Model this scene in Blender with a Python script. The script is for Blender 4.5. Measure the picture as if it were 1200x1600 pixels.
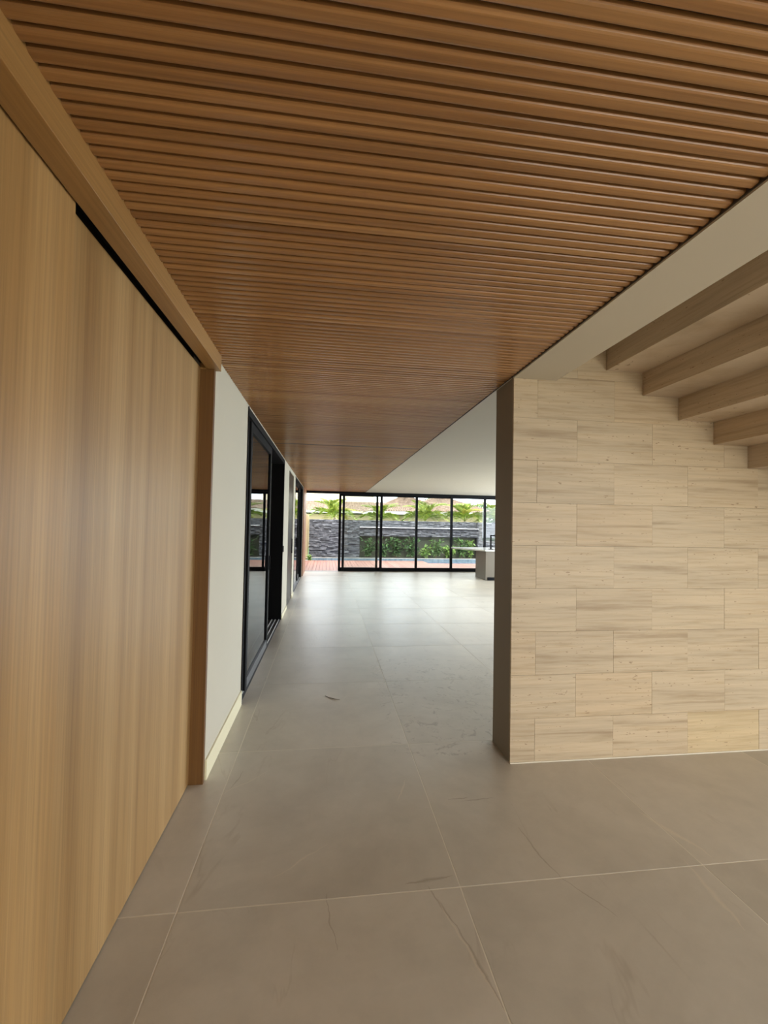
import bpy, bmesh, math, random
from mathutils import Vector, Matrix
random.seed(7)
for o in list(bpy.data.objects): bpy.data.objects.remove(o)
scene = bpy.context.scene
C = scene.collection

# ------------------------------------------------------------------ camera
cam_data = bpy.data.cameras.new('camera')
cam_data.sensor_fit = 'HORIZONTAL'; cam_data.sensor_width = 36.0
cam_data.lens = 36.0 * 686.5 / 1200.0
cam_data.clip_end = 400
cam = bpy.data.objects.new('camera', cam_data); C.objects.link(cam)
yaw, pit, rol = 0.128472, 0.026089, 0.018369
r0 = Vector((math.cos(yaw), -math.sin(yaw), 0)); f0 = Vector((math.sin(yaw), math.cos(yaw), 0))
fw = f0*math.cos(pit) + Vector((0, 0, 1))*math.sin(pit)
up0 = r0.cross(fw)
r2 = r0*math.cos(rol) + up0*math.sin(rol); u2 = -r0*math.sin(rol) + up0*math.cos(rol)
M = Matrix((r2, u2, -fw)).transposed().to_4x4(); M.translation = Vector((0, 0, 1.6))
cam.matrix_world = M
scene.camera = cam

# ------------------------------------------------------------------ world, sun, exposure
world = bpy.data.worlds.new('sky'); scene.world = world; world.use_nodes = True
wn = world.node_tree.nodes; wl = world.node_tree.links; wn.clear()
out = wn.new('ShaderNodeOutputWorld'); bg = wn.new('ShaderNodeBackground')
tc = wn.new('ShaderNodeTexCoord'); nz = wn.new('ShaderNodeTexNoise'); nz.inputs['Scale'].default_value = 2.2; nz.inputs['Detail'].default_value = 6
cr = wn.new('ShaderNodeValToRGB'); cr.color_ramp.elements[0].position = .42; cr.color_ramp.elements[1].position = .62
cr.color_ramp.elements[0].color = (.82, .91, 1, 1); cr.color_ramp.elements[1].color = (1, .985, .96, 1)
wl.new(tc.outputs['Generated'], nz.inputs['Vector']); wl.new(nz.outputs['Fac'], cr.inputs['Fac'])
wl.new(cr.outputs['Color'], bg.inputs['Color']); bg.inputs['Strength'].default_value = 5.6
wl.new(bg.outputs[0], out.inputs['Surface'])
sun_d = bpy.data.lights.new('sun', 'SUN'); sun_d.energy = 2.5; sun_d.angle = math.radians(12); sun_d.color = (1, .95, .86)
sun = bpy.data.objects.new('sun', sun_d); C.objects.link(sun)
sun.rotation_euler = (math.radians(28), math.radians(22), 0)
def daylight_fill(name, loc, rot, sx, sy, power, col):
    d = bpy.data.lights.new(name, 'AREA'); d.shape = 'RECTANGLE'; d.size = sx; d.size_y = sy; d.energy = power; d.color = col
    o = bpy.data.objects.new(name, d); C.objects.link(o); o.location = loc; o.rotation_euler = rot
daylight_fill('entrance_daylight_fill', (4.0, -3.3, 1.7), (math.radians(90), 0, math.radians(8)), 4.4, 2.6, 98, (1, .94, .83))  # added unseen area lamp, brightens the near hall like daylight from behind
daylight_fill('living_side_daylight_fill', (9.3, 9.9, 1.5), (math.radians(90), 0, math.radians(90)), 7.2, 2.4, 640, (.74, .87, 1))  # added unseen area lamp, cool fill for the living room from the right
vs = scene.view_settings
vs.view_transform = 'Standard'; vs.look = 'None'; vs.gamma = 1; vs.use_curve_mapping = False; vs.exposure = 0.34

# ------------------------------------------------------------------ materials
def mat(name, color, rough=.6, metal=0.0, spec=.5):
    m = bpy.data.materials.new(name); m.use_nodes = True
    b = m.node_tree.nodes['Principled BSDF']
    b.inputs['Base Color'].default_value = (*color, 1); b.inputs['Roughness'].default_value = rough
    b.inputs['Metallic'].default_value = metal; b.inputs['Specular IOR Level'].default_value = spec
    return m
class NT:
    def __init__(s, m): s.m = m; s.n = m.node_tree.nodes; s.l = m.node_tree.links; s.b = s.n['Principled BSDF']
    def add(s, t, **k):
        x = s.n.new(t)
        for a, b in k.items(): setattr(x, a, b)
        return x
    def coords(s, kind, scale=(1, 1, 1), rand=0.0):
        if kind == 'world': src = s.add('ShaderNodeNewGeometry').outputs['Position']
        else: src = s.add('ShaderNodeTexCoord').outputs['Object']
        mp = s.add('ShaderNodeVectorMath', operation='MULTIPLY'); s.l.new(src, mp.inputs[0]); mp.inputs[1].default_value = scale
        o = mp.outputs[0]
        if rand:
            oi = s.add('ShaderNodeObjectInfo'); mu = s.add('ShaderNodeMath', operation='MULTIPLY'); mu.inputs[1].default_value = rand
            s.l.new(oi.outputs['Random'], mu.inputs[0])
            ad = s.add('ShaderNodeVectorMath', operation='ADD'); s.l.new(o, ad.inputs[0]); s.l.new(mu.outputs[0], ad.inputs[1]); o = ad.outputs[0]
        return o
    def noise(s, vec, scale=1, detail=5, rough=.55, dist=0):
        n = s.add('ShaderNodeTexNoise'); n.inputs['Scale'].default_value = scale; n.inputs['Detail'].default_value = detail
        n.inputs['Roughness'].default_value = rough; n.inputs['Distortion'].default_value = dist; s.l.new(vec, n.inputs['Vector']); return n.outputs['Fac']
    def ramp(s, fac, stops):
        r = s.add('ShaderNodeValToRGB'); e = r.color_ramp.elements
        while len(e) < len(stops): e.new(.5)
        for i, (p, c) in enumerate(stops):
            e[i].position = p; e[i].color = (*c, 1) if len(c) == 3 else c
        s.l.new(fac, r.inputs['Fac']); return r.outputs['Color']
    def mix(s, fac, a, b, mode='MIX'):
        x = s.add('ShaderNodeMix', data_type='RGBA', blend_type=mode)
        for v, i in ((fac, 0), (a, 6), (b, 7)):
            if isinstance(v, (int, float)): x.inputs[i].default_value = v
            elif isinstance(v, tuple): x.inputs[i].default_value = (*v, 1)
            else: s.l.new(v, x.inputs[i])
        return x.outputs[2]
    def math(s, op, a, b=None, c=None):
        x = s.add('ShaderNodeMath', operation=op)
        for i, v in enumerate((a, b, c)):
            if v is None: continue
            if isinstance(v, (int, float)): x.inputs[i].default_value = v
            else: s.l.new(v, x.inputs[i])
        return x.outputs[0]
    def bump(s, h, strength=.2, dist=.01):
        b = s.add('ShaderNodeBump'); b.inputs['Strength'].default_value = strength; b.inputs['Distance'].default_value = dist
        s.l.new(h, b.inputs['Height']); s.l.new(b.outputs[0], s.b.inputs['Normal'])
    def rnd(s, lo, hi):
        oi = s.add('ShaderNodeObjectInfo'); m = s.add('ShaderNodeMapRange'); s.l.new(oi.outputs['Random'], m.inputs[0])
        m.inputs[3].default_value = lo; m.inputs[4].default_value = hi; return m.outputs[0]
    def color(s, c): s.l.new(c, s.b.inputs['Base Color'])

def wood(name, dark, mid, light, axis, rough=.4, rand=20, fine=1.0):
    m = mat(name, mid, rough); t = NT(m)
    lo, hi = .35, 26*fine
    sc = {'x': (lo, hi, hi), 'y': (hi, lo, hi), 'z': (hi, hi, lo)}[axis]
    v = t.coords('world', sc, rand)
    sc2 = {'x': (1.2, 90, 90), 'y': (90, 1.2, 90), 'z': (90, 90, 1.2)}[axis]
    v2 = t.coords('world', sc2, rand)
    n1 = t.noise(v, .28, 6, .6, .6); n2 = t.noise(v2, 1.3, 4, .6)
    c1 = t.ramp(n1, [(.3, dark), (.5, mid), (.7, light)])
    c2 = t.ramp(n2, [(.3, (.72, .72, .72)), (.62, (1.06, 1.06, 1.06))])
    c = t.mix(.75, c1, c2, 'MULTIPLY')
    k = t.rnd(.92, 1.07); cc = t.add('ShaderNodeVectorMath', operation='SCALE'); t.l.new(c, cc.inputs[0]); t.l.new(k, cc.inputs['Scale'])
    t.color(cc.outputs[0]); t.bump(n2, .08, .002)
    return m
WOOD_DOOR = wood('oak_veneer_vertical', (.29, .16, .056), (.39, .235, .092), (.47, .30, .13), 'z', .42, 0)
WOOD_JAMB = wood('oak_solid_vertical', (.13, .058, .016), (.18, .085, .024), (.22, .11, .034), 'z', .42, 3, .5)
WOOD_HEAD = wood('oak_solid_along', (.28, .15, .05), (.37, .205, .07), (.43, .26, .1), 'y', .4, 3, .6)
WOOD_SLAT = wood('slat_timber', (.26, .125, .045), (.36, .18, .065), (.44, .235, .09), 'x', .25, 40, .6)
WOOD_RED = wood('reddish_timber', (.3, .13, .07), (.36, .17, .09), (.42, .21, .12), 'z', .45, 3)
BACKING = mat('dark_slat_backing', (.035, .018, .01), .8)

def plaster(name, col, rough=.75):
    m = mat(name, col, rough); t = NT(m)
    v = t.coords('world'); n = t.noise(v, 220, 3); n2 = t.noise(v, 1.3, 3)
    t.color(t.mix(n2, tuple(x*.97 for x in col), tuple(min(1, x*1.03) for x in col))); t.bump(n, .12, .001)
    return m
PLASTER = plaster('cream_plaster', (.52, .475, .375))
PLASTER_CEIL = plaster('cream_ceiling_plaster', (.57, .52, .42))
TAUPE = plaster('shaded_end_taupe', (.21, .165, .115), .6)  # dark taupe puts the shade of the wall's end face into its colour
SKIRT = plaster('ivory_skirting', (.74, .68, .47), .45)
GREY_WALL = plaster('warm_grey_room_wall', (.42, .37, .29))

def travertine(name, base, darkc, rand=30, k=(.93, 1.06)):
    m = mat(name, base, .5); t = NT(m)
    v = t.coords('world', (.55, .55, 13), rand); v2 = t.coords('world', (2.6, 2.6, 55), rand); v3 = t.coords('world', (26, 26, 90), rand)
    n1 = t.noise(v, 1.1, 7, .66, .35); n2 = t.noise(v2, 1.0, 5, .65, .3); n3 = t.noise(v3, 1.0, 2, .5)
    light = tuple(min(1, x*1.16) for x in base)
    c = t.ramp(n1, [(.3, darkc), (.44, base), (.6, light), (.78, base)])
    c = t.mix(.7, c, t.ramp(n2, [(.30, (.76, .69, .58)), (.52, (1, 1, 1))]), 'MULTIPLY')
    pit = t.math('MULTIPLY', t.math('GREATER_THAN', n3, .69), t.math('GREATER_THAN', n1, .50))
    c = t.mix(t.math('MULTIPLY', pit, .7), c, (.2, .12, .06))
    oi = t.add('ShaderNodeObjectInfo'); warm = t.ramp(oi.outputs['Random'], [(0, (.95, .94, .93)), (.5, (1, 1, 1)), (1, (1.01, .97, .92))])
    c = t.mix(1.0, c, warm, 'MULTIPLY')
    t.color(c); t.bump(t.math('SUBTRACT', n2, pit), .1, .002)
    return m
TRAV = travertine('travertine', (.48, .385, .26), (.335, .245, .15))
TRAV_WARM = travertine('honey_travertine', (.51, .395, .235), (.40, .29, .155))
TRAV_STEP = travertine('travertine_step', (.50, .405, .295), (.36, .28, .19), 10)

# floor tile with grey clouding and the few long veins the stone shows
def tile_mat():
    m = mat('limestone_look_porcelain', (.5, .42, .33), .3); t = NT(m)
    v = t.coords('world', (1, 1, 1), 0)
    vr = t.coords('world', (1, 1, 1), 13)
    n1 = t.noise(vr, 1.1, 6, .6, .8); n2 = t.noise(vr, 7, 6, .65); n3 = t.noise(vr, 90, 3)
    c = t.ramp(n1, [(.28, (.44, .40, .335)), (.5, (.515, .47, .395)), (.72, (.565, .52, .445))])
    c = t.mix(.5, c, t.ramp(n2, [(.3, (.88, .87, .86)), (.6, (1.04, 1.03, 1.02))]), 'MULTIPLY')
    # thin random veins running diagonally
    mp = t.add('ShaderNodeMapping'); t.l.new(vr, mp.inputs['Vector']); mp.inputs['Rotation'].default_value = (0, 0, .35); mp.inputs['Scale'].default_value = (1.6, .35, 1)
    nv = t.noise(mp.outputs[0], 1.2, 5, .55, 1.0)
    vein = t.math('SUBTRACT', 1, t.math('MINIMUM', t.math('MULTIPLY', t.math('ABSOLUTE', t.math('SUBTRACT', nv, .5)), 110), 1))
    msk = t.ramp(t.noise(vr, 2.1, 2), [(.52, (0, 0, 0)), (.66, (1, 1, 1))])
    vein = t.math('MULTIPLY', vein, msk)
    c = t.mix(t.math('MULTIPLY', vein, .35), c, (.3, .235, .17))
    # the individual long veins in the near tiles
    sep = t.add('ShaderNodeSeparateXYZ'); wob = t.add('ShaderNodeVectorMath', operation='ADD'); nn = t.add('ShaderNodeTexNoise'); nn.inputs['Scale'].default_value = 6; nn.inputs['Detail'].default_value = 5
    t.l.new(v, nn.inputs['Vector']); sc = t.add('ShaderNodeVectorMath', operation='SCALE'); sb = t.add('ShaderNodeVectorMath', operation='SUBTRACT')
    t.l.new(nn.outputs['Color'], sb.inputs[0]); sb.inputs[1].default_value = (.5, .5, .5); t.l.new(sb.outputs[0], sc.inputs[0]); sc.inputs['Scale'].default_value = .07
    t.l.new(v, wob.inputs[0]); t.l.new(sc.outputs[0], wob.inputs[1]); t.l.new(wob.outputs[0], sep.inputs[0])
    X, Y = sep.outputs[0], sep.outputs[1]
    def seg(a, b, w):
        dx, dy = b[0]-a[0], b[1]-a[1]; L2 = dx*dx+dy*dy
        px = t.math('SUBTRACT', X, a[0]); py = t.math('SUBTRACT', Y, a[1])
        h = t.math('DIVIDE', t.math('ADD', t.math('MULTIPLY', px, dx), t.math('MULTIPLY', py, dy)), L2)
        h = t.math('MAXIMUM', t.math('MINIMUM', h, 1), 0)
        ex = t.math('SUBTRACT', px, t.math('MULTIPLY', h, dx)); ey = t.math('SUBTRACT', py, t.math('MULTIPLY', h, dy))
        d = t.math('SQRT', t.math('ADD', t.math('MULTIPLY', ex, ex), t.math('MULTIPLY', ey, ey)))
        ww = t.math('MULTIPLY', t.math('SUBTRACT', 1, t.math('ABSOLUTE', t.math('SUBTRACT', t.math('MULTIPLY', h, 2), 1))), w)
        return t.math('MAXIMUM', t.math('SUBTRACT', 1, t.math('DIVIDE', d, t.math('ADD', ww, .0015))), 0)
    def many(S):
        r = None
        for a, b, w in S:
            s_ = seg(a, b, w); r = s_ if r is None else t.math('MAXIMUM', r, s_)
        return r
    darkv = many([((.473, 1.93), (.55, 1.74), .010), ((.54, 1.77), (.625, 1.385), .010), ((.38, 1.95), (.60, 1.985), .018), ((1.04, 2.26), (1.095, 1.92), .008),
                  ((1.09, 1.93), (1.22, 1.70), .004), ((.024, 1.944), (.072, 1.684), .0025), ((.735, 2.535), (.86, 2.545), .008), ((.80, 2.515), (1.0, 2.52), .005), ((-.53, 2.75), (-.5, 2.95), .006)])
    lightv = many([((1.77, 2.33), (1.9, 1.97), .03), ((1.747, 1.96), (1.69, 1.6), .02), ((-.197, 2.064), (.04, 2.25), .006), ((-.583, 2.70), (-.33, 2.93), .006), ((.5, 1.88), (.62, 1.4), .006), ((.44, 2.55), (.53, 2.75), .008)])
    c = t.mix(t.math('MULTIPLY', darkv, .55), c, (.25, .19, .13)); c = t.mix(t.math('MULTIPLY', lightv, .55), c, (.66, .58, .46))
    # scuffs and dust where people walk
    sm = t.ramp(t.noise(v, 9, 6, .7, 1.5), [(.56, (0, 0, 0)), (.64, (1, 1, 1))])
    zone = t.math('MULTIPLY', t.math('MULTIPLY', t.math('GREATER_THAN', Y, 3.0), t.math('LESS_THAN', Y, 5.2)), t.math('GREATER_THAN', X, .5))
    c = t.mix(t.math('MULTIPLY', t.math('MULTIPLY', sm, zone), .5), c, (.24, .2, .16))
    k = t.rnd(.96, 1.04); cc = t.add('ShaderNodeVectorMath', operation='SCALE'); t.l.new(c, cc.inputs[0]); t.l.new(k, cc.inputs['Scale']); t.color(cc.outputs[0])
    rr = t.add('ShaderNodeMapRange'); t.l.new(n2, rr.inputs[0]); rr.inputs[3].default_value = .26; rr.inputs[4].default_value = .42; t.l.new(rr.outputs[0], t.b.inputs['Roughness'])
    t.bump(t.math('ADD', n3, t.math('MULTIPLY', n2, 2)), .05, .002)
    return m
TILE = tile_mat()
GROUT = mat('pale_grout', (.70, .65, .55), .9)
BLACK = mat('black_aluminium', (.005, .005, .006), .6, 0, .12)
GREYAL = mat('grey_aluminium', (.10, .10, .105), .45, .3)
STEEL = mat('bright_rail_steel', (.8, .8, .78), .35, .3)
DARKGLOSS = mat('dark_bronze_lacquer', (.03, .02, .014), .4, 0, .3)
def glass_mat():
    m = bpy.data.materials.new('clear_glass'); m.use_nodes = True; n = m.node_tree.nodes; l = m.node_tree.links; n.clear()
    o = n.new('ShaderNodeOutputMaterial'); mx = n.new('ShaderNodeMixShader'); tr = n.new('ShaderNodeBsdfTransparent'); gl = n.new('ShaderNodeBsdfGlossy'); fr = n.new('ShaderNodeFresnel')
    fr.inputs['IOR'].default_value = 1.5; gl.inputs['Roughness'].default_value = .005; tr.inputs['Color'].default_value = (.93, .95, .94, 1)
    l.new(fr.outputs[0], mx.inputs[0]); l.new(tr.outputs[0], mx.inputs[1]); l.new(gl.outputs[0], mx.inputs[2]); l.new(mx.outputs[0], o.inputs[0]); return m
GLASS = glass_mat()
def dark_glass():
    m = GLASS.copy(); m.name = 'tinted_glass'
    for n in m.node_tree.nodes:
        if n.type == 'BSDF_TRANSPARENT': n.inputs['Color'].default_value = (.25, .25, .24, 1)
        if n.type == 'FRESNEL': n.inputs['IOR'].default_value = 1.9
    return m
TINT = dark_glass()
COATED = GLASS.copy(); COATED.name = 'reflective_glass'
for n_ in COATED.node_tree.nodes:
    if n_.type == 'FRESNEL': n_.inputs['IOR'].default_value = 2.6
    if n_.type == 'BSDF_TRANSPARENT': n_.inputs['Color'].default_value = (.7, .72, .72, 1)

# ------------------------------------------------------------------ helpers
def add_box(bm, x0, x1, y0, y1, z0, z1):
    v = [bm.verts.new(p) for p in ((x0,y0,z0),(x1,y0,z0),(x1,y1,z0),(x0,y1,z0),(x0,y0,z1),(x1,y0,z1),(x1,y1,z1),(x0,y1,z1))]
    for f in ((3,2,1,0),(4,5,6,7),(0,1,5,4),(1,2,6,5),(2,3,7,6),(3,0,4,7)): bm.faces.new([v[i] for i in f])
def prism(bm, pts, axis, a, b):
    """extrude a closed outline (u,v) along an axis between a and b"""
    def p(u, v, w): return {'x': (w, u, v), 'y': (u, w, v), 'z': (u, v, w)}[axis]
    A = [bm.verts.new(p(u, v, a)) for u, v in pts]; B = [bm.verts.new(p(u, v, b)) for u, v in pts]
    n = len(pts)
    for i in range(n): bm.faces.new((A[i], A[(i+1) % n], B[(i+1) % n], B[i]))
    bm.faces.new(A[::-1]); bm.faces.new(B)
def tube(bm, path, r, seg=8):
    rings = []
    for i, p in enumerate(path):
        p = Vector(p); d = (Vector(path[min(i+1, len(path)-1)]) - Vector(path[max(i-1, 0)])).normalized()
        a = d.cross(Vector((0, 0, 1)));  a = a.normalized() if a.length > .01 else Vector((1, 0, 0)); b = d.cross(a)
        rr = r[i] if isinstance(r, (list, tuple)) else r
        rings.append([bm.verts.new(p + a*rr*math.cos(t*2*math.pi/seg) + b*rr*math.sin(t*2*math.pi/seg)) for t in range(seg)])
    for R1, R2 in zip(rings, rings[1:]):
        for t in range(seg): bm.faces.new((R1[t], R1[(t+1) % seg], R2[(t+1) % seg], R2[t]))
    bm.faces.new(rings[0][::-1]); bm.faces.new(rings[-1])
def obj(name, bm, m, parent=None, bevel=0, smooth=False):
    bmesh.ops.recalc_face_normals(bm, faces=bm.faces)
    me = bpy.data.meshes.new(name); bm.to_mesh(me); bm.free(); me.materials.append(m)
    if smooth:
        for p in me.polygons: p.use_smooth = True
    o = bpy.data.objects.new(name, me); C.objects.link(o)
    if parent:
        o.parent = parent
        o.matrix_parent_inverse = Matrix.Translation(-Vector(parent.location))
    if bevel:
        b = o.modifiers.new('bevel', 'BEVEL'); b.width = bevel; b.segments = 2; b.limit_method = 'ANGLE'
    return o
def boxes(name, L, m, parent=None, bevel=0):
    bm = bmesh.new()
    for b in L: add_box(bm, *b)
    return obj(name, bm, m, parent, bevel)
def struct(o, label, cat):
    o['kind'] = 'structure'; o['label'] = label; o['category'] = cat; return o
def tag(o, label, cat, group=None, kind=None):
    o['label'] = label; o['category'] = cat
    if group: o['group'] = group
    if kind: o['kind'] = kind
    return o
def thing(name, loc, label, cat, group=None):
    o = bpy.data.objects.new(name, None); C.objects.link(o); o.location = loc; o.empty_display_size = .1
    return tag(o, label, cat, group)

# ================================================================== SHELL
H = 2.63; XW = -.714; XR = 1.256; YF = 14.65; BACK = -2.6; XE = 8.2
# ---- floor and its tiles
floor = struct(boxes('floor', [(-5.2, XE+.2, BACK, YF+.1, -.12, -.0007)], GROUT), 'large beige grey stone tiled floor with pale joints', 'floor')
xs = [-.573 + 1.1925*k for k in range(-4, 8)]; ys = [3.185 + 1.265*k for k in range(-5, 10)]
bm = bmesh.new(); g = .0028
add_box(bm, g, 1.1925-g, g, 1.265-g, -.012, 0)
tile0 = obj('tile', bm, TILE, floor, .0005)
first = True
for x in xs:
    for y in ys:
        w = min(x+1.1925, XE) - x; d = min(y+1.265, YF+.05) - y; y0 = y
        if w < .1 or d < .05: continue
        if x < -1.8 and y < 2.8: continue
        if first: t_ = tile0; first = False
        else:
            t_ = tile0.copy(); C.objects.link(t_)
        t_.parent = floor; t_.location = (x, y, 0); t_.scale = (w/1.1925, d/1.265, 1)

# ---- ceiling: plaster slab, stairwell left open; timber slats below
ceiling = struct(boxes('ceiling', [
    (-5.2, XR, BACK, YF+.1, H+.03, H+.2),
    (XR-.004, 1.565, BACK, 2.864, H-.012, H+.2),
    (1.565, XE, BACK, -.6, H-.012, H+.2), (5.9, XE, -.6, 2.864, H-.012, H+.2),
    (XR-.004, XE, 2.9, YF+.1, H-.005, H+.2)], PLASTER_CEIL), 'smooth cream plaster ceiling beside the timber slats', 'ceiling')
boxes('backing_board', [(-.9, XR-.004, BACK, YF, H+.018, H+.03)], BACKING, ceiling)
P_ = .0429
prof = [(0, .018), (0, .0065), (.002, .0030), (.006, .0007), (.010, 0), (.0245, 0), (.0295, .0020), (.033, .0062), (.034, .0095), (.034, .018)]
bm = bmesh.new(); prism(bm, prof, 'x', -.712, XR-.006); slat0 = obj('slat', bm, WOOD_SLAT, ceiling)
def slat_y(i): return .35 + P_*i + (.045 if .35+P_*i > 5.87 else 0)
N = 0; rest = []
i = -34
order = [k for k in range(0, 400) if slat_y(k) < YF-.05]
for k in order[:300]:
    s = slat0 if k == 0 else slat0.copy()
    if k: C.objects.link(s)
    s.parent = ceiling; s.location = (random.uniform(-.002, .001), slat_y(k), H)
bm = bmesh.new()
for k in order[300:] + list(range(-60, 0)):
    y = slat_y(k); prism(bm, [(y+a, H+b) for a, b in prof], 'x', -.712, XR-.006)
k_ = next(k for k in range(400) if .35+P_*k > 5.87)
boxes('seam_shade_strip', [(-.712, XR-.006, slat_y(k_-1)+.036, slat_y(k_)-.002, H+.003, H+.018)], BACKING, ceiling)  # black strip added in the seam so the gap reads as shade
far = obj('slat_run', bm, WOOD_SLAT, ceiling); far['kind'] = 'stuff'
# slats' dark edge trim at the plaster side
struct(boxes('trim_1', [(XR-.009, XR-.004, BACK, YF, H-.004, H+.018)], mat('shadow_gap_strip', (.05, .035, .025), .6)), 'thin dark shadow gap strip along slatted ceiling edge', 'trim')

# ---- left wall beyond the wooden door
wl_ = struct(boxes('wall_left', [
    (-.93, XW, 2.83, 4.0, 0, H+.02), (-.93, XW, 7.40, 8.28, 0, H+.02), (-.93, XW, 9.42, 9.93, 0, H+.02), (-.93, XW, 13.02, 13.2, 0, H+.02),
    (-.93, XW, 4.0, 7.4, 2.61, H+.02), (-.93, XW, 8.28, 9.42, 2.56, H+.02), (-.93, XW, 9.93, 13.02, 2.61, H+.02), (-.93, XW-.02, 13.2, 14.62, 0, H+.02)], PLASTER),
    'cream plaster wall left of the corridor', 'wall')
struct(boxes('baseboard_left', [(XW, XW+.012, 2.86, 3.985, 0, .125), (XW, XW+.012, 7.42, 8.27, 0, .06), (XW, XW+.012, 9.43, 9.92, 0, .06)], SKIRT, None, .002), 'ivory baseboard under the cream left wall', 'baseboard')

struct(boxes('wall_back', [(-1.2, 1.7, BACK-.2, BACK, 0, H+.1), (1.7, 6.35, BACK-.2, BACK, 2.55, H+.2)], PLASTER), 'cream plaster wall behind the viewpoint beside the entrance opening', 'wall')
# ---- big wooden sliding door, its fixed neighbour, header and jamb
d1 = struct(boxes('door_1', [(-.84, -.795, 1.405, 2.815, .006, 2.545)], WOOD_DOOR, None, .0015), 'tall oak veneered sliding door panel', 'door')
struct(boxes('wall_left', [(-.838, -.765, BACK, 1.40, .0, 2.575)], WOOD_DOOR, None, .0015), 'fixed oak veneered panel nearest the camera beside the sliding door', 'wall')
boxes('track', [(-.80, -.757, 1.405, 2.815, 2.572, 2.60)], BLACK, d1)
boxes('track_rail', [(-.764, -.757, 1.405, 2.815, 2.550, 2.572)], GREYAL, d1)
struct(boxes('trim_2', [(-.757, -.68, BACK, 2.85, 2.535, H+.012), (-.80, -.757, 2.815, 2.85, 2.535, H+.012), (-.80, -.757, BACK, 2.85, 2.60, H+.012)], WOOD_HEAD, None, .0015), 'oak header beam over the wooden door', 'trim')
struct(boxes('trim_3', [(-.93, -.712, 2.815, 2.848, 0, 2.535)], WOOD_JAMB, None, .0015), 'brown oak jamb at the end of the wooden door', 'trim')
struct(boxes('wall_left', [(-1.2, -.842, BACK, 2.83, 0, H+.02)], BACKING), 'hidden wall behind the wooden door', 'wall')

# ---- right: travertine wall with individual stones
wr = struct(boxes('wall_right', [(XR+.001, 6.2, 2.882, 3.18, 0, H+.02), (1.5, 6.2, 2.882, 3.18, H, 5.2)], TAUPE), 'stone clad wall with dark taupe end face, its shade put into the colour', 'wall')
rowh = .2935
bm = bmesh.new(); add_box(bm, 0, 1, 0, .018, 0, 1); st0 = obj('stone', bm, TRAV, wr)
first = True
for r in range(0, 14):
    z0, z1 = r*rowh, (r+1)*rowh
    js = [XR] + [(1.43 if r % 2 == 0 else 1.725) + .5755*k for k in range(0, 8)]
    js = [j for j in js if j <= 5.9] 
    for a, b in zip(js, js[1:]):
        if first: s = st0; first = False
        else: s = st0.copy(); C.objects.link(s)
        if r >= 9 and a < 1.5: 
            if r == 9: pass
        if r == 0 and abs(a-2.581) < .05:
            s.data = s.data.copy(); s.data.materials[0] = TRAV_WARM; s['label'] = 'honey yellow travertine stone in the bottom course'
        s.parent = wr; s.location = (a+.0006, 2.864 - random.uniform(0, .0016), z0+.0006); s.scale = (b-a-.0012, 1, z1-z0-.0014)
struct(boxes('baseboard_right', [(XR, 5.9, 2.857, 2.8635, 0, .006)], GROUT), 'pale grout line at the foot of the travertine wall', 'baseboard')
# rear rooms, enclosing walls
struct(boxes('wall_right', [(6.2, 6.35, BACK, 3.18, 0, 5.2)], PLASTER), 'cream plaster wall beyond the staircase', 'wall')
struct(boxes('wall_stairwell', [(1.415, 1.565, -.75, 2.864, H+.2, 5.2)], PLASTER), 'cream plaster stairwell wall above the ceiling strip', 'wall')
struct(boxes('wall_stairwell', [(1.565, 6.2, -.75, -.6, H+.2, 5.2)], PLASTER), 'cream plaster stairwell wall behind the viewpoint', 'wall')
struct(boxes('ceiling', [(1.4, 6.35, -.75, 3.18, 5.2, 5.35)], PLASTER_CEIL), 'cream plaster ceiling high over the staircase', 'ceiling')
struct(boxes('wall_far_right', [(XE, XE+.15, 3.18, 6.2, 0, H+.1), (XE, XE+.15, 13.6, YF+.1, 0, H+.1), (XE, XE+.15, 6.2, 13.6, 2.5, H+.1), (6.2, XE, 3.0, 3.18, 0, H+.1)], PLASTER), 'cream plaster wall on the right of the living room', 'wall')
struct(boxes('wall_side_room', [(-5.2, -5.05, 2.9, 9.9, 0, H+.1), (-5.2, -.93, 2.75, 2.9, 0, H+.1), (-5.2, -.93, 8.9, 9.05, 0, H+.1), (-5.2, -.93, YF-.05, YF+.1, 0, H+.1)], GREY_WALL), 'warm grey walls of the dim side room', 'wall')
struct(boxes('trim_4', [(-5.2, XE+.2, YF+.1, 15.15, 2.80, 2.98), (-5.2, XE+.2, YF+.02, YF+.1, H+.02, 2.98)], PLASTER), 'shallow roof eave outside the far glazing', 'trim')

# ================================================================== SLIDING DOORS ON THE LEFT
def sliding_leaf(parent, x, y0, y1, z0, z1, st=.085, th=.04, gm=GLASS, rail=.09):
    f = boxes('leaf', [(x-th/2, x+th/2, y0, y0+st, z0, z1), (x-th/2, x+th/2, y1-st, y1, z0, z1), (x-th/2, x+th/2, y0+st, y1-st, z1-st, z1)], BLACK, parent, .002)
    boxes('bottom_rail', [(x-th/2-.001, x+th/2+.001, y0+st, y1-st, z0, z0+rail)], GREYAL, parent, .002)
    boxes('pane', [(x-.004, x+.004, y0+st-.01, y1-st+.01, z0+rail-.01, z1-st+.01)], gm, f)
    return f
def side_frame(name, y0, y1, label):
    fr = struct(boxes(name, [(-.915, XW+.004, y0, y0+.035, 0, 2.615), (-.915, XW+.004, y1-.035, y1, 0, 2.615), (-.915, XW+.004, y0, y1, 2.545, 2.615)], BLACK, None, .002), label, 'door')
    boxes('sill', [(-.91, XW-.002, y0+.035, y1-.035, .0005, .004)], GREYAL, fr)
    for x in (-.745, -.80, -.855):
        boxes('track_rail', [(x-.0045, x+.0045, y0+.035, y1-.035, .004, .012)], STEEL, fr)
    return fr
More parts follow.
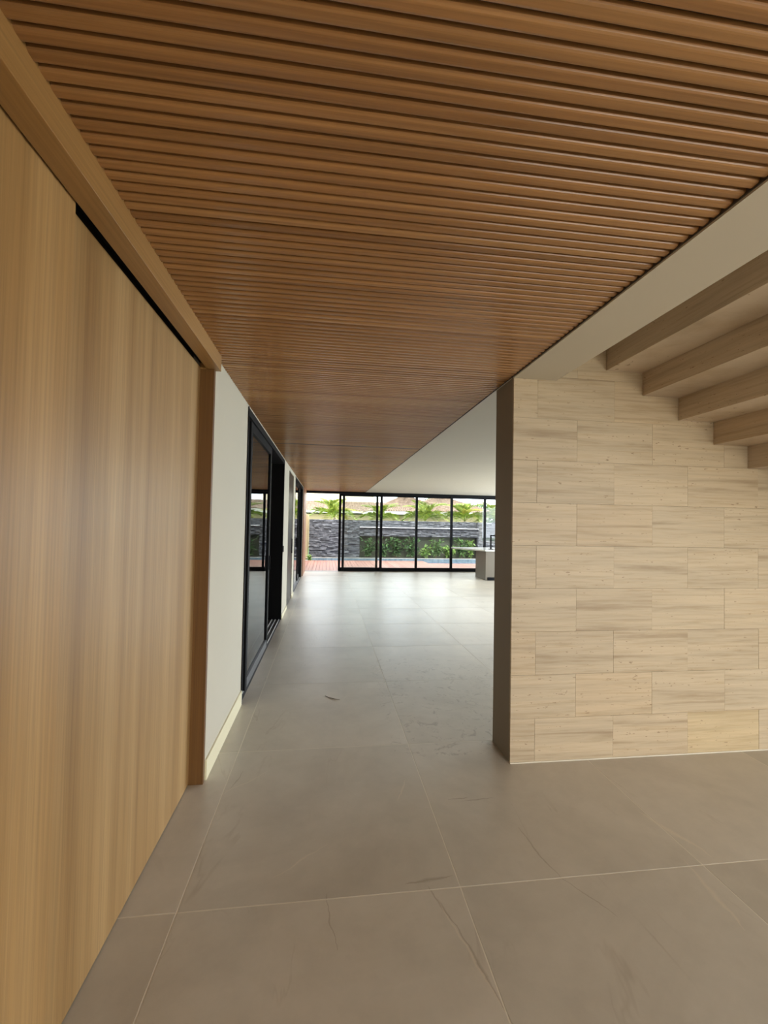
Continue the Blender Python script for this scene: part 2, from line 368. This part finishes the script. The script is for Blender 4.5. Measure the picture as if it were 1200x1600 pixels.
d2 = side_frame('door_2', 4.0, 7.39, 'black framed sliding glass door nearest the camera, half open')
boxes('cover_strip', [(XW+.004, XW+.010, 3.985, 4.012, 0, 2.615)], BLACK, d2)
sliding_leaf(d2, -.747, 4.27, 5.82, .014, 2.545, gm=COATED)
sliding_leaf(d2, -.802, 4.20, 5.76, .014, 2.545, gm=TINT)
boxes('handle', [(-.725, -.712, 5.765, 5.785, .98, 1.16)], BLACK, d2, .002)
boxes('lock_plate', [(XW+.002, XW+.014, 7.395, 7.44, 1.10, 1.20)], BLACK, d2, .002)
d3 = struct(boxes('door_3', [(-.775, -.722, 8.30, 9.40, .012, 2.55)], DARKGLOSS, None, .002), 'dark glossy hinged door between cream wall strips', 'door')
boxes('door_frame', [(-.93, XW+.003, 8.28, 8.30, 0, 2.56), (-.93, XW+.003, 9.40, 9.42, 0, 2.56)], PLASTER, d3)
boxes('handle', [(-.72, -.70, 9.28, 9.30, .95, 1.25)], BLACK, d3, .002)
d4 = side_frame('door_4', 9.94, 13.01, 'black framed sliding glass door farther down the corridor')
sliding_leaf(d4, -.747, 9.98, 11.5, .014, 2.545)
sliding_leaf(d4, -.802, 11.45, 12.98, .014, 2.545)
boxes('handle', [(-.725, -.70, 11.40, 11.42, .95, 1.2)], BLACK, d4, .002)
wp = struct(boxes('trim_5', [(XW-.02, XW+.012, 13.22, 14.60, 0, H)], WOOD_RED, None, .002), 'reddish timber panelling beside the far opening', 'trim')
for k, y in enumerate((13.22, 13.68, 14.14)):
    boxes('panel', [(XW+.012, XW+.03, y+.006, y+.448, 0, H)], WOOD_RED, wp, .002)

# ================================================================== FAR GLAZING
w1 = struct(boxes('window_1', [(-.76, XE, YF-.10, YF+.09, 2.56, H+.02), (-.76, -.70, YF-.10, YF+.09, 0, 2.56), (.39, XE, YF-.10, YF+.09, 0, .02)], BLACK, None, .003), 'black framed full width sliding glazing at the room end', 'window')
boxes('sill', [(-.70, .39, YF-.10, YF+.09, -.003, .003)], GREYAL, w1)
def win_leaf(x0, x1, y, st=.075):
    f = boxes('leaf', [(x0, x0+st, y-.02, y+.02, .02, 2.57), (x1-st, x1, y-.02, y+.02, .02, 2.57), (x0+st, x1-st, y-.02, y+.02, .02, .12), (x0+st, x1-st, y-.02, y+.02, 2.49, 2.57)], BLACK, w1, .002)
    boxes('pane', [(x0+st-.01, x1-st+.01, y-.004, y+.004, .11, 2.5)], GLASS, f)
win_leaf(.385, 1.705, YF+.045)
win_leaf(.505, 1.835, YF-.005)
win_leaf(1.765, 3.04, YF-.055)
win_leaf(2.965, 4.26, YF-.005)
win_leaf(4.185, 5.44, YF-.055)
win_leaf(5.365, 6.66, YF-.005)
win_leaf(6.585, 8.10, YF-.055)

# ================================================================== STAIRCASE
stair = thing('staircase', (3.0, 2.0, 0), 'travertine staircase with stepped underside rising left from behind the wall', 'staircase')
for k in range(-1, 12):
    x0 = 1.94 + .2825*k; zb = 2.712 - .1645*k
    if zb < .1: zb_ = 0
    boxes('step', [(x0, x0+.2825, 1.15, 2.8625, max(zb, .001), zb+.1645*2)], TRAV_STEP, stair, .002)

# ================================================================== KITCHEN ISLAND
STONE_IS = plaster('grey_taupe_cabinet', (.17, .145, .11), .4)
QUARTZ = mat('pale_quartz', (.78, .79, .78), .15)
isl = thing('kitchen_island', (5.8, 12.9, 0), 'taupe kitchen island with a pale cantilevered countertop', 'kitchen island')
boxes('cabinet', [(4.60, 7.2, 12.32, 13.2, .0, .845)], STONE_IS, isl, .003)
boxes('toe_kick', [(4.66, 7.2, 12.30, 12.318, .005, .09)], BLACK, isl)
bm = bmesh.new(); prism(bm, [(3.97, 13.35), (4.57, 12.28), (7.25, 12.28), (7.25, 13.75), (3.97, 13.75)], 'z', .845, .885)
obj('countertop', bm, QUARTZ, isl, .003)
fa = thing('faucet', (5.0, 12.62, .885), 'black square necked kitchen faucet standing on the countertop', 'faucet')
bm = bmesh.new(); add_box(bm, 4.845, 4.885, 12.60, 12.64, .886, 1.32); add_box(bm, 4.845, 5.12, 12.60, 12.64, 1.28, 1.32); add_box(bm, 5.08, 5.12, 12.60, 12.64, 1.10, 1.28)
obj('spout', bm, BLACK, fa, .004)
boxes('base_plate', [(4.80, 4.93, 12.56, 12.68, .8855, .90)], BLACK, fa, .003)
boxes('handle', [(4.885, 4.95, 12.61, 12.63, .96, .98)], BLACK, fa, .003)
# scrap on floor
bm = bmesh.new(); tube(bm, [(.017, 4.119, .004), (.055, 4.078, .003), (.10, 4.045, .003), (.149, 4.015, .006)], [.002, .003, .003, .0015], 6)
tag(obj('dry_stem', bm, mat('dry_stem', (.12, .09, .06), .8), None, 0, True), 'thin dark curved dry stem lying on the floor in the corridor', 'debris')

# ================================================================== OUTSIDE
GRASS = mat('lawn', (.1, .2, .04), .9); t = NT(GRASS); t.color(t.ramp(t.noise(t.coords('world'), 30, 5), [(.3, (.05, .11, .02)), (.7, (.16, .28, .07))]))
PAVE = plaster('light_concrete', (.45, .42, .37))
gnd = struct(boxes('ground', [(-60, 80, BACK-40, 100, -.6, -.5)], GRASS), 'grass ground around the house', 'ground')
struct(boxes('front_terrace', [(-12, 20, -14, BACK, -.12, -.01)], PAVE), 'light concrete terrace behind the viewpoint', 'terrace')
struct(boxes('side_terrace', [(XE+.2, 18, -2, 19, -.12, -.02)], PAVE), 'light concrete terrace right of the house', 'terrace')
DECK = wood('red_deck_timber', (.20, .085, .06), (.28, .13, .095), (.36, .19, .145), 'y', .55, 5)
bm = bmesh.new(); x = -.95
while x < 12:
    y1 = 18.95 if x < 4.2 else 17.9
    add_box(bm, x, x+.112, 14.76, y1, -.05, -.02); x += .12
dk = obj('deck_boards', bm, DECK); struct(dk, 'reddish timber pool deck of narrow boards outside the glazing', 'deck')
WATER = mat('pool_water', (.02, .07, .28), .03, 0, .8); t = NT(WATER); t.bump(t.noise(t.coords('world'), 6, 3), .25, .02)
PT = mat('grey_blue_pool_tile', (.12, .17, .19), .3); t = NT(PT); t.color(t.ramp(t.noise(t.coords('world', (6, 1, 6)), 1.0, 4), [(.3, (.08, .12, .14)), (.7, (.2, .26, .28))]))
pool = struct(boxes('pool', [(-.85, 12, 20.08, 20.2, -1.2, -.012), (-.85, 12, 17.7, 20.1, -1.4, -1.3), (-.95, -.83, 17.7, 20.2, -1.3, -.10)], mat('pool_grout', (.4, .43, .43), .7)), 'swimming pool tiled grey blue in front of the stone wall', 'pool')
bm = bmesh.new(); x = -.82
while x < 12:
    for z in (-.32, -.10-.05):
        add_box(bm, x, x+.138, 20.068, 20.082, z, z+.145 if z > -.2 else z+.16)
    x += .145
pt = obj('pool_tile', bm, PT, pool); pt['kind'] = 'stuff'
boxes('coping', [(-.9, 12, 20.06, 20.25, -.012, .0)], PAVE, pool)
wtr = boxes('water', [(-.83, 12, 17.9, 20.07, -.30, -.20)], WATER, pool)

# black split-face stone wall
SLATE = mat('charcoal_split_stone', (.07, .07, .08), .7); t = NT(SLATE)
t.color(t.ramp(t.noise(t.coords('world', (5, 5, 18)), 1, 5), [(.3, (.022, .023, .027)), (.5, (.058, .06, .07)), (.72, (.17, .17, .185))])); t.bump(t.noise(t.coords('world'), 30, 4), .6, .02)
def ledger(bm, x0, x1, z0, z1, y, holes=()):
    z = z0
    while z < z1-.01:
        h = min(random.choice((.05, .065, .08)), z1-z); x = x0
        while x < x1-.01:
            l = min(random.uniform(.14, .42), x1-x)
            if not any(x+l > a and x < b and z+h > c+.01 and z < d-.01 for a, b, c, d in holes):
                p = random.uniform(0, .075); s = random.uniform(-.02, .02)
                v = [bm.verts.new(q) for q in ((x, y-p, z), (x+l, y-p-s, z), (x+l, y+.1, z), (x, y+.1, z), (x, y-p*.4-.01, z+h-.004), (x+l, y-p*.5-s, z+h-.004), (x+l, y+.1, z+h-.004), (x, y+.1, z+h-.004))]
                for f in ((3,2,1,0),(4,5,6,7),(0,1,5,4),(1,2,6,5),(2,3,7,6),(3,0,4,7)): bm.faces.new([v[i] for i in f])
            x += l
        z += h
NX0, NX1, NZ0, NZ1 = 1.52, 7.14, .0, .99
gw = boxes('garden_wall', [(-.80, 13, 20.62, 20.85, -.6, 1.72), (NX0+.02, NX1+.3, 20.30, 20.6, NZ1, 1.40), (-.8, NX0, 20.30, 20.62, -.6, 1.40), (NX1, 7.6, 20.3, 20.62, -.6, 1.40), (-.8, 13, 20.3, 20.62, -.6, -.01)], mat('wall_core', (.05, .05, .055), .9))
tag(gw, 'charcoal split stone garden wall behind the pool', 'garden wall')
bm = bmesh.new()
ledger(bm, -.80, 1.5, -.02, 1.74, 20.28)
ledger(bm, 1.5, 7.16, -.02, 1.40, 20.28, ((NX0, NX1, NZ0, NZ1),)); ledger(bm, 1.5, 7.16, 1.40, 1.74, 20.60)
ledger(bm, 7.16, 13, -.02, 1.74, 20.28)
ls = obj('stone_cladding', bm, SLATE, gw); ls['kind'] = 'stuff'
boxes('ledge', [(1.5, 7.16, 20.14, 20.6, 1.40, 1.425)], mat('skylit_ledge_white', (.7, .7, .7), .6), gw)  # white colour carries the sky light on the ledge top
boxes('niche_back', [(NX0, NX1, 20.60, 20.62, NZ0, NZ1)], mat('mossy_planter_back', (.11, .12, .08), .9), gw)
BEIGE = plaster('beige_render', (.34, .27, .16))
bw = tag(boxes('boundary_wall', [(-1.25, -.97, 15.2, 20.3, -.5, 1.95), (-1.25, -.83, 20.3, 20.6, -.5, 1.95)], BEIGE, None, .005), 'beige rendered boundary wall left of the black stone wall', 'wall')
boxes('cap', [(-1.28, -.94, 15.17, 20.3, 1.95, 1.99)], mat('white_cap', (.8, .78, .72), .7), bw)

# ---- foliage
def leafmat(name, a, b):
    m = mat(name, a, .45); t = NT(m); t.color(t.ramp(t.noise(t.coords('world'), 9, 3), [(.35, a), (.65, b)]))
    t.b.inputs['Transmission Weight'].default_value = 0; t.b.inputs['Subsurface Weight'].default_value = 0
    return m
PALM = leafmat('palm_green', (.08, .16, .02), (.33, .36, .05)); PALMY = leafmat('palm_yellow', (.34, .34, .06), (.48, .42, .1)); TRUNK = leafmat('palm_trunk', (.18, .15, .1), (.3, .26, .18))
GREENS = [leafmat('fern_green', (.02, .06, .02), (.08, .16, .045)), leafmat('broad_leaf_green', (.035, .09, .025), (.15, .26, .07)), leafmat('lime_leaf_green', (.08, .18, .03), (.25, .36, .09))]
STEM = leafmat('stem_brown', (.12, .09, .05), (.2, .16, .09))
def leaf(bm, p, d, n, L, W):
    d = d.normalized(); s = d.cross(n)
    s = s.normalized() if s.length > 1e-3 else Vector((1, 0, 0)); n = s.cross(d)
    a = bm.verts.new(p); b = bm.verts.new(p+d*L*.45+s*W*.5+n*L*.04); c = bm.verts.new(p+d*L); e = bm.verts.new(p+d*L*.45-s*W*.5+n*L*.04); m = bm.verts.new(p+d*L*.5)
    bm.faces.new((a, b, m)); bm.faces.new((b, c, m)); bm.faces.new((c, e, m)); bm.faces.new((e, a, m))
def frond_mesh(seed, L=1.5, droop=.9, m=PALM):
    rnd = random.Random(seed); bm = bmesh.new(); pts = []
    for i in range(15):
        s = i/14; pts.append(Vector((L*(s*.86), 0, L*(.62*s - droop*s*s))))
    tube(bm, pts, [.016*(1-.8*i/14) for i in range(15)], 5)
    for i in range(2, 15):
        for q in (0, .5):
            if i == 14 and q: continue
            p = pts[i].lerp(pts[min(i+1, 14)], q); s = (i+q)/14; d = (pts[min(i+1, 14)]-pts[i-1]).normalized()
            ll = L*.36*math.sin(math.pi*(.12+.80*s))+.05
            for sd in (-1, 1):
                v = d*.75 + Vector((0, sd*1.0, .25)) + Vector((0, 0, rnd.uniform(-.35, .1)))
                leaf(bm, p, v, Vector((0, 0, 1)), ll*rnd.uniform(.85, 1.1), .06)
    bmesh.ops.recalc_face_normals(bm, faces=bm.faces)
    me = bpy.data.meshes.new('frond'); bm.to_mesh(me); bm.free(); me.materials.append(m); return me
FR = [frond_mesh(1), frond_mesh(2, 1.35, 1.15), frond_mesh(3, 1.5, .55)]; FRY = frond_mesh(4, 1.3, 1.35, PALMY)
def palm(x, y, zc, n, label, s=1.0, seed=0):
    rnd = random.Random(seed); root = thing('palm_tree', (x, y, -.5), label, 'palm', 'palms above the garden wall')
    bm = bmesh.new(); k = 9; tube(bm, [(x+.03*math.sin(i), y, -.5+(zc+.5)*i/k) for i in range(k+1)], [.1-.004*i+(.008 if i % 2 else 0) for i in range(k+1)], 9)
    obj('trunk', bm, TRUNK, root, 0, True)
    for i in range(n):
        me = FR[i % 3] if rnd.random() > .15 else FRY
        f = bpy.data.objects.new('frond', me); C.objects.link(f); f.parent = root
        f.location = (0, 0, zc+.5); f.rotation_euler = (rnd.uniform(-.2, .2), (-1.0, -.55, -.12)[i % 3]+rnd.uniform(-.15, .15), i*2*math.pi/n+rnd.uniform(-.2, .2)); f.scale = (s, s, s)
palm(.35, 22.3, 1.85, 15, 'leftmost young palm above the garden wall, before the beige house', .95, 1)
palm(2.70, 22.3, 1.72, 13, 'second young palm from the left above the garden wall', .9, 2)
palm(5.05, 22.3, 1.78, 14, 'middle palm above the garden wall with upright fronds', 1.0, 3)
palm(7.15, 22.3, 1.80, 15, 'second palm from the right above the garden wall, yellowing fronds', 1.0, 4)
palm(8.95, 22.4, 1.82, 14, 'rightmost palm above the garden wall beside the dark pillar', 1.0, 5)
def bush(name, x, y, z, w, h, n, L, label, cat, gm, seed, group=None, hang=0):
    rnd = random.Random(seed); root = thing(name, (x, y, z), label, cat, group)
    bs = bmesh.new(); bl = bmesh.new()
    for i in range(n):
        a = rnd.uniform(0, 2*math.pi); e = Vector((math.cos(a)*w*rnd.uniform(.2, 1), -abs(math.sin(a))*w*.4, h*rnd.uniform(.35, 1)))
        base = Vector((x, y, z)); tip = base+e
        mid = base+Vector((e.x*.4, e.y*.4, e.z*.75)); tube(bs, [base, mid, tip], [.012, .008, .004], 4)
        for q in range(9):
            s = .25+.75*q/8; p = base.lerp(mid, min(1, s*1.6)) if s < .6 else mid.lerp(tip, (s-.6)/.4)
            d = Vector((rnd.uniform(-1, 1), rnd.uniform(-1, .2), rnd.uniform(-.5, .8)))
            leaf(bl, p, d, Vector((0, -.6, 1)), L*rnd.uniform(.6, 1.2), L*.45)
    obj('stem', bs, STEM, root); obj('foliage', bl, gm, root)
    return root
spec = [(1.9, .5, .75, 12, 'fern at the left end of the wall niche', 0), (2.6, .45, .7, 14, 'fern left of the first mullion in the wall niche', 0), (3.25, .55, .9, 20, 'large drooping fern in the wall niche', 0),
        (3.95, .5, .8, 16, 'dense fern near the middle of the wall niche', 0), (4.6, .35, .45, 10, 'low plant at the middle of the wall niche', 2), (5.15, .5, .92, 18, 'leafy plant climbing in the wall niche', 1),
        (5.8, .5, .5, 14, 'low bright plant in the right half of the wall niche', 2), (6.4, .5, .8, 16, 'broad leaved plant under the countertop line in the wall niche', 1), (6.85, .3, .85, 9, 'yellowish upright plant at the right end of the wall niche', 2)]
for i, (x, w, h, n, lb, g_) in enumerate(spec):
    bush('niche_plant', x, 20.42, .02, w*.95, min(h*1.15, .93), int(n*1.5), .2, lb, 'plant', GREENS[g_], 20+i, 'plants in the garden wall niche')
bush('shrub', -.72, 19.6, -.12, .09, .3, 10, .12, 'small lime green shrub at the left corner of the pool', 'shrub', GREENS[2], 50)
struct(boxes('trim_6', [(-.93, -.66, 19.0, 20.06, -.5, -.12)], PAVE), 'pale kerb under the small shrub', 'trim')

# ---- neighbouring houses with tiled roofs
ROOF = mat('terracotta_roof_tile', (.25, .16, .1), .8); t = NT(ROOF); t.color(t.ramp(t.noise(t.coords('world'), 5, 4), [(.3, (.12, .075, .05)), (.7, (.29, .21, .15))]))
FASCIA = mat('white_fascia', (.55, .54, .5), .6)
WINGLASS = mat('dark_window', (.05, .06, .07), .15)
def roof_plane(bm, A, B, Cc, D, nx, ny):
    """tiled slope: A-B eave, D-C ridge; each tile a small curved lifted piece"""
    A, B, Cc, D = map(Vector, (A, B, Cc, D)); n = (B-A).cross(D-A).normalized()
    if n.z < 0: n = -n
    for j in range(ny):
        for i in range(nx):
            u0, u1 = i/nx, (i+1)/nx; v0, v1 = j/ny, (j+1.12)/ny; v1 = min(v1, 1)
            def P(u, v): return (A.lerp(B, u)).lerp(D.lerp(Cc, u), v)
            um = (u0+u1)/2; a = P(u0, v0)+n*.02; b = P(um, v0)+n*.085; c = P(u1, v0)+n*.02
            d = P(u0, v1); e = P(um, v1)+n*.05; f = P(u1, v1)
            vs_ = [bm.verts.new(q) for q in (a, b, c, d, e, f, P(u0, v0)-n*.03, P(u1, v0)-n*.03)]
            for q in ((0, 1, 4, 3), (1, 2, 5, 4), (6, 1, 0), (6, 7, 1), (7, 2, 1)): bm.faces.new([vs_[k] for k in q])
def house(name, x0, x1, y0, y1, zw, ze, zr, label, hip=True, wall=BEIGE, nx=60, ny=12):
    r = thing(name, ((x0+x1)/2, (y0+y1)/2, -.5), label, 'house', 'neighbouring houses')
    boxes('wall', [(x0+.5, x1-.5, y0+.5, y1-.5, -.5, zw)], wall, r)
    boxes('fascia', [(x0, x1, y0, y1, ze-.18, ze)], FASCIA, r)
    bm = bmesh.new(); h = (y1-y0)/2; ym = (y0+y1)/2
    hx = min(h, (x1-x0)/2-.05) if hip else 0
    roof_plane(bm, (x0, y0, ze), (x1, y0, ze), (x1-hx, ym, zr), (x0+hx, ym, zr), nx, ny)
    roof_plane(bm, (x1, y1, ze), (x0, y1, ze), (x0+hx, ym, zr), (x1-hx, ym, zr), nx//3, ny//2)
    if hip:
        roof_plane(bm, (x0, y1, ze), (x0, y0, ze), (x0+hx, ym, zr), (x0+hx, ym, zr), nx//3, ny); roof_plane(bm, (x1, y0, ze), (x1, y1, ze), (x1-hx, ym, zr), (x1-hx, ym, zr), nx//3, ny)
    rf = obj('roof', bm, ROOF, r); rf['kind'] = 'stuff'
    return r
ha = house('house', -9, 5.6, 36, 44, 2.3, 2.58, 3.5, 'long beige house with tiled lower roof behind the left palm', False, BEIGE, 66, 9)
boxes('upper_storey', [(-8.5, 4.2, 39.9, 43.8, 2.6, 6.0)], plaster('pale_cream_render', (.55, .5, .36)), ha)
boxes('upper_fascia', [(-8.8, 4.4, 39.7, 44.0, 6.0, 6.2)], FASCIA, ha)
hb = house('house', 2.5, 7.7, 26, 31.2, 2.1, 2.34, 3.45, 'beige house with hipped terracotta tile roof in the middle', True, BEIGE, 34, 12)
hc = house('house', 6.3, 14.4, 36, 44, 2.3, 2.66, 4.25, 'farther house with tiled roof sloping down behind the right palms', True, BEIGE, 44, 13)
def tree(x, y, z0, h, w, label, seed):
    rnd = random.Random(seed); r = thing('tree', (x, y, -.5), label, 'tree', 'trees beyond the houses')
    bm = bmesh.new(); tube(bm, [(x, y, -.5), (x+.1, y, z0*.6), (x, y, z0+h*.6)], [.2, .15, .06], 7); obj('trunk', bm, STEM, r)
    bm = bmesh.new()
    for i in range(1300):
        a = rnd.uniform(0, 6.283); c = rnd.uniform(-1, 1); q = rnd.uniform(.55, 1)
        p = Vector((x+w*q*math.cos(a)*math.sqrt(1-c*c), y+w*q*math.sin(a)*math.sqrt(1-c*c), z0+h*.5+h*.5*q*c+.15*math.sin(a*5)))
        leaf(bm, p, Vector((rnd.uniform(-1, 1), rnd.uniform(-1, 1), rnd.uniform(-1, .6))), Vector((0, 0, 1)), .34, .2)
    obj('foliage', bm, GREENS[1], r)
tree(12.8, 50, 3.0, 3.0, 1.6, 'small tree far behind the tiled roofs', 1)
tree(17.9, 50, 2.0, 2.2, 1.9, 'green tree behind the second palm from the right', 2)
tree(12.6, 30, .8, 1.7, 1.5, 'green bushy tree behind the rightmost palm', 3)
tree(15.5, 33, .8, 1.9, 2.2, 'green bushy tree at the right end behind the garden wall', 4)
